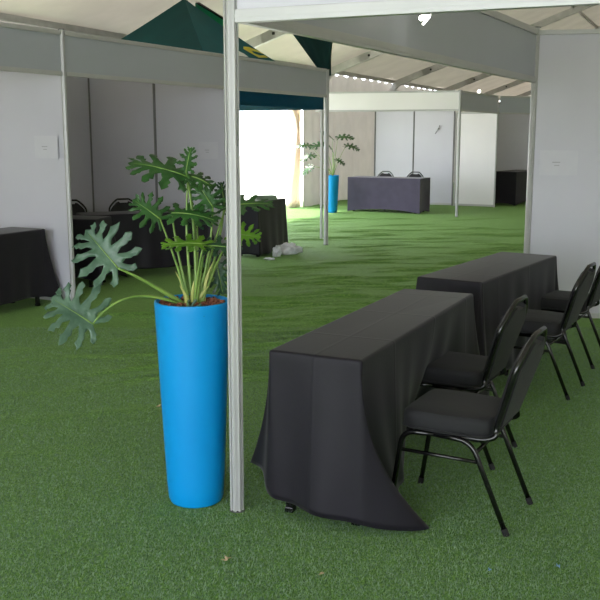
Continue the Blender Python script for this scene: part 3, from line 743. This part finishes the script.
for k in range(4):
    a, c = cor[k], cor[(k+1)%4]; b = bmesh.new(); g = []
    nv = Vector(((a[0]+c[0])/2, (a[1]+c[1])/2, 0)).normalized()
    for j in range(25):
        q = j/24; x = a[0]+(c[0]-a[0])*q; y = a[1]+(c[1]-a[1])*q; o = .012*math.sin(j*1.3)
        g.append([b.verts.new((x+nv.x*o*f, y+nv.y*o*f, H0-.30*f)) for f in (0,.5,1)])
    for A, B2 in zip(g, g[1:]):
        for j in range(2): b.faces.new((A[j], B2[j], B2[j+1], A[j+1]))
    o = obj('valance', b, 'blue_fab', gz, smooth=True); m = o.modifiers.new('t', 'SOLIDIFY'); m.thickness = .003
for cx, cy in cor:
    b = bmesh.new(); box(b, (cx*.985, cy*.985, H0/2), (.035,.035,H0-.01), 0, .003); obj('leg', b, 'alu', gz)
    b = bmesh.new(); box(b, (cx*.985, cy*.985, .01), (.08,.08,.012)); obj('foot_plate', b, 'alu', gz)
# emblems on the roof, on the facet along the booths (-y side) and the near-left facet (-x side)
def on_facet(side, q, f, lift=.012):
    if side == 'r': p = canopy_pt(A2*q, -A2, f); n = Vector((0,-(H1-H0),A2)).normalized()
    else: p = canopy_pt(-A2, A2*q, f); n = Vector((-(H1-H0),0,A2)).normalized()
    p.z -= .05*math.sin(PI*(q+1)/2)*math.sin(PI*f)
    return p + n*lift
def patch(side, pts, mat, nm, lb):
    b = bmesh.new(); vs = [b.verts.new(on_facet(side, q, f)) for q, f in pts]; b.faces.new(vs); bmesh.ops.triangulate(b, faces=b.faces[:])
    o = obj(nm, b, mat, gz); o['label'] = lb; m = o.modifiers.new('t', 'SOLIDIFY'); m.thickness = .002
patch('r', [(.50,.50),(.62,.475),(.80,.48),(.93,.52),(.97,.56),(.84,.535),(.70,.52),(.66,.55),(.76,.575),(.90,.575),(.92,.60),(.62,.60)], 'yellow', 'emblem', 'yellow curved emblem')
patch('r', [(-.30,.56),(-.22,.53),(0,.515),(.22,.53),(.30,.56),(.30,.60),(-.30,.60)], 'white', 'emblem', 'white round-topped emblem')
patch('l', [(.02,.56),(-.06,.535),(-.34,.53),(-.46,.545),(-.50,.58),(-.50,.63),(.02,.63)], 'yellow', 'emblem', 'yellow emblem, partly hidden')
# raised flap and pole at the back of the peak
b = bmesh.new(); g = []
for k in range(9):
    f = k/8; x = .55+.62*f; y = .18-.31*f; z = 3.70-.31*f; g.append([b.verts.new((x, y, z)), b.verts.new((x, y+.02*math.sin(f*9), z-.30)), b.verts.new((x, y, H1-(H1-H0)*x/A2-.02))])
for A, B2 in zip(g, g[1:]):
    for j in range(2): b.faces.new((A[j], B2[j], B2[j+1], A[j+1]))
o = obj('roof_flap', b, 'green_backlit', gz, smooth=True); o['label'] = 'bright green flap'; m = o.modifiers.new('t', 'SOLIDIFY'); m.thickness = .004
b = bmesh.new(); tube(b, [(.55,.18,3.70),(1.2,-.145,3.375)], .022, 8); obj('ridge_pole', b, 'tube', gz, smooth=True)

# dark green cloth hanging beneath the roof above the lone post
b = bmesh.new(); g = []
hp = Vector((.40, 14.4, 0))
for k in range(11):
    f = k/10; z = 3.16-.64*f; row = []
    x0 = -.54+.48*f**1.0; x1 = .10-.04*f-.02*math.sin(f*PI)
    for j in range(11):
        q = j/10; row.append(b.verts.new((x0+(x1-x0)*q, .05*math.sin(q*PI*4)*(1-f*.6), z)))
    g.append(row)
for A, B2 in zip(g, g[1:]):
    for j in range(10): b.faces.new((A[j], A[j+1], B2[j+1], B2[j]))
o = obj('hanging_cloth', b, 'green_dark', smooth=True, loc=(.42,14.2,.04)); m = o.modifiers.new('t', 'SOLIDIFY'); m.thickness = .01
tag(o, 'dark green triangular cloth hanging from the roof above the lone post', 'cloth')

# ------------------------------------------------------------------ small things
def notice(p, rz, w, h, label):
    """sheet taped to a wall; p is its centre"""
    t = thing('paper_notice', label, 'notice', p, rz, 'faint paper notices on the walls')
    b = bmesh.new(); box(b, (0,0,0), (w,.0015,h)); obj('sheet', b, 'paper', t)
    b = bmesh.new()
    for dx, dz, ww in ((0,.005,.07),(.005,-.022,.045)): box(b, (dx-.02,-.0012,dz), (ww,.0012,.009))
    o = obj('printing', b, 'ink', t); o['label'] = 'faint grey printed lines'
    return t
notice((-2.483,8.930,1.543), math.radians(-27.4), .30, .22, 'faint white notice on the pale partition behind the far left table')
notice((-1.157,11.512,1.47), math.radians(-28.9), .30, .21, 'faint white notice on the partition above the plant, beside the foreground post')
notice((2.302,8.104,1.414), math.radians(-8.2), .33, .22, 'faint white notice on the tall grey wall at the right')
hk = thing('wall_hook', 'small slanted grey hook on the back wall of the far booth', 'hook', (3.27,21.82,1.80), math.radians(-28))
b = bmesh.new(); tube(b, [(-.05,0,-.10),(.03,0,.02),(.06,0,.10)], .008, 8); obj('hook_arm', b, 'alu_dark', hk, smooth=True)
b = bmesh.new(); tube(b, [(.03,.03,.02),(.03,0,.02)], .018, 10); obj('hook_base', b, 'alu_dark', hk)

# spot lamp under the near fascia
lp = thing('spot_lamp', 'small lit white spot lamp just under the near fascia board', 'lamp', (.69,5.25,2.30), 0)
lp.scale = (.75,.75,.75)
b = bmesh.new(); tube(b, [(-.030,0,-.0),(-.02,0,0),(.01,0,.006),(.045,0,.014)], .02, 14, radii=[.010,.019,.020,.012]); obj('lamp_head', b, 'lamp', lp, smooth=True)
b = bmesh.new(); tube(b, [(.05,0,.015),(.0,0,-.045)], .008, 10, radii=[.009,.008]); obj('lamp_arm', b, 'lamp', lp, smooth=True)
b = bmesh.new(); tube(b, [(.06,0,.02),(.10,.03,.33)], .008, 8); obj('bracket', b, 'alu', lp, smooth=True)
lb = thing('light_bulb', 'tiny round lit bulb above the grey far fascia board', 'lamp', (3.88,20.0,2.60), 0)
b = bmesh.new(); bmesh.ops.create_uvsphere(b, u_segments=16, v_segments=10, radius=.035); obj('bulb', b, 'lamp', lb, smooth=True)
b = bmesh.new(); tube(b, [(0,0,-.06),(0,0,-.03)], .02, 10); obj('lamp_holder', b, 'tube', lb, smooth=True)
# crumpled plastic at the foot of the exit table
def crumple(loc, s, lab, seed, mat='dirtwhite'):
    b = bmesh.new(); r = random.Random(seed); bmesh.ops.create_icosphere(b, subdivisions=3, radius=1)
    for v in b.verts:
        k = 1+.35*math.sin(v.co.x*5+seed)*math.cos(v.co.y*6+v.co.z*4)+.15*(r.random()-.5)
        v.co = Vector((v.co.x*s[0]*k, v.co.y*s[1]*k, max(0, (v.co.z*k+.75))*s[2]))
    o = obj('plastic_wrap', b, mat, loc=loc); tag(o, lab, 'plastic', 'scraps of plastic by the exit table'); return o
crumple((-.42,12.08,.0), (.07,.05,.018), 'flat white plastic scrap at the near corner of the exit table', 1)
crumple((-.32,12.42,.0), (.06,.05,.08), 'small upright crumpled plastic at the foot of the exit table', 2)
crumple((-.16,12.66,.0), (.15,.08,.09), 'larger crumpled plastic wrap at the right foot of the exit table', 3)
b = bmesh.new(); box(b, (0,0,.03), (.30,.20,.06), .3, .004)
o = obj('cardboard_box', b, 'leaf_silver', loc=(-.50,12.9,.757)); o.data.materials[0] = noisy('pale_green_card', srgb(120,140,120), srgb(134,152,132), 8, .7)
tag(o, 'small pale green box on the black table beside the exit', 'box')
b = bmesh.new(); box(b, (0,0,.004), (.21,.297,.008), .8); o = obj('paper_stack', b, 'paper', loc=(-.70,12.66,.758)); tag(o, 'white papers lying on the table beside the exit', 'paper')
# litter on the grass
def scrap(loc, s, mat, name, lab, cat, seed):
    b = bmesh.new(); r = random.Random(seed); c = b.verts.new((0,0,.008)); vs = []
    n = 9
    for k in range(n):
        a = 2*PI*k/n; q = s*(1 if k % 2 else .45)*(.7+.5*r.random()); vs.append(b.verts.new((q*math.cos(a), q*math.sin(a), .004+.012*r.random())))
    for k in range(n): b.faces.new((c, vs[k], vs[(k+1)%n]))
    o = obj(name, b, mat, loc=loc); m = o.modifiers.new('t', 'SOLIDIFY'); m.thickness = .001; tag(o, lab, cat); return o
M['dry'] = noisy('dry_leaf', srgb(176,150,118), srgb(206,184,150), 60, .8)
M['lightblue'] = noisy('light_blue_scrap', srgb(110,150,200), srgb(130,170,215), 30, .6)
scrap((-.288,3.309,.002), .022, 'dry', 'dry_leaf', 'dry tan leaf on the grass below the foreground post', 'leaf', 1)
scrap((.084,3.186,.002), .014, 'dry', 'dry_leaf', 'tiny pale dry leaf on the grass at the bottom centre', 'leaf', 2)
scrap((1.002,3.251,.002), .014, 'lightblue', 'paper_scrap', 'light blue scrap on the grass at the lower right, the righter one', 'scrap', 3)
scrap((.731,3.218,.002), .010, 'lightblue', 'paper_scrap', 'light blue scrap on the grass at the lower right, the lefter one', 'scrap', 4)
scrap((-.87,5.35,.002), .018, 'dry', 'dry_leaf', 'small dry leaf on the grass left of the blue planter', 'leaf', 5)

# short pile of the artificial grass, nearest stretch
def grass_pile(n=260000):
    r = np.random.RandomState(8); y = 2.7+5.0*r.rand(n*2)**1.1; x = (r.rand(n*2)*2-1)*(.37*y+.25)
    keep = ((x+.479)**2+(y-3.93)**2 > .135**2) & ((x-PN[0])**2+(y-PN[1])**2 > .045**2)
    x = x[keep][:n]; y = y[keep][:n]; n = len(x)
    a = r.rand(n)*2*PI; h = .007+.008*r.rand(n); w = .0011+.0006*r.rand(n); ln = h*(.3+1.1*r.rand(n)); b2 = a+(r.rand(n)-.5)
    co = np.zeros((n,3,3)); ca, sa = np.cos(a), np.sin(a)
    co[:,0,0] = x-sa*w; co[:,0,1] = y+ca*w; co[:,1,0] = x+sa*w; co[:,1,1] = y-ca*w
    co[:,2,0] = x+np.cos(b2)*ln; co[:,2,1] = y+np.sin(b2)*ln; co[:,2,2] = h; co[:,:2,2] = -.001
    me = bpy.data.meshes.new('grass_pile'); me.vertices.add(n*3); me.vertices.foreach_set('co', co.ravel())
    me.loops.add(n*3); me.loops.foreach_set('vertex_index', np.arange(n*3)); me.polygons.add(n); me.polygons.foreach_set('loop_start', np.arange(0, n*3, 3)); me.polygons.foreach_set('loop_total', np.full(n, 3))
    me.update(); me.validate(); me.materials.append(M['blade'])
    o = bpy.data.objects.new('grass_pile', me); C.objects.link(o); o['kind'] = 'stuff'; tag(o, 'short green pile of the artificial grass carpet', 'grass')
M['blade'] = noisy('grass_blade_sky_tint', srgb(74,106,76), srgb(146,174,142), 45, .5, spec=.4)  # near blades greyer and bluer than the floor: cool sky light in their colour
grass_pile()
# ------------------------------------------------------------------ light and camera
sc = bpy.context.scene
w = bpy.data.worlds.new('World'); sc.world = w; w.use_nodes = True; nt = w.node_tree
bg = nt.nodes['Background']; bg.inputs[0].default_value = (.88,.94,1,1); bg.inputs[1].default_value = 6.0
sun = bpy.data.lights.new('sun', 'SUN'); sun.energy = 9; sun.angle = math.radians(3); sun.color = (1,.96,.88)
so = bpy.data.objects.new('sun', sun); C.objects.link(so); so.rotation_euler = Vector((.35,-.45,-1)).to_track_quat('-Z','Y').to_euler()
cam = bpy.data.cameras.new('camera'); co = bpy.data.objects.new('camera', cam); C.objects.link(co)
cam.sensor_width = 36; cam.lens = 54; cam.sensor_fit = 'HORIZONTAL'; cam.clip_end = 300
co.location = (0,0,1.65); co.rotation_euler = (PI/2-math.atan(164/900), 0, 0)
sc.camera = co
sc.view_settings.view_transform = 'Standard'; sc.view_settings.look = 'None'; sc.view_settings.gamma = 1
try: sc.view_settings.use_curve_mapping = False
except Exception: pass
sc.view_settings.exposure = 0.27
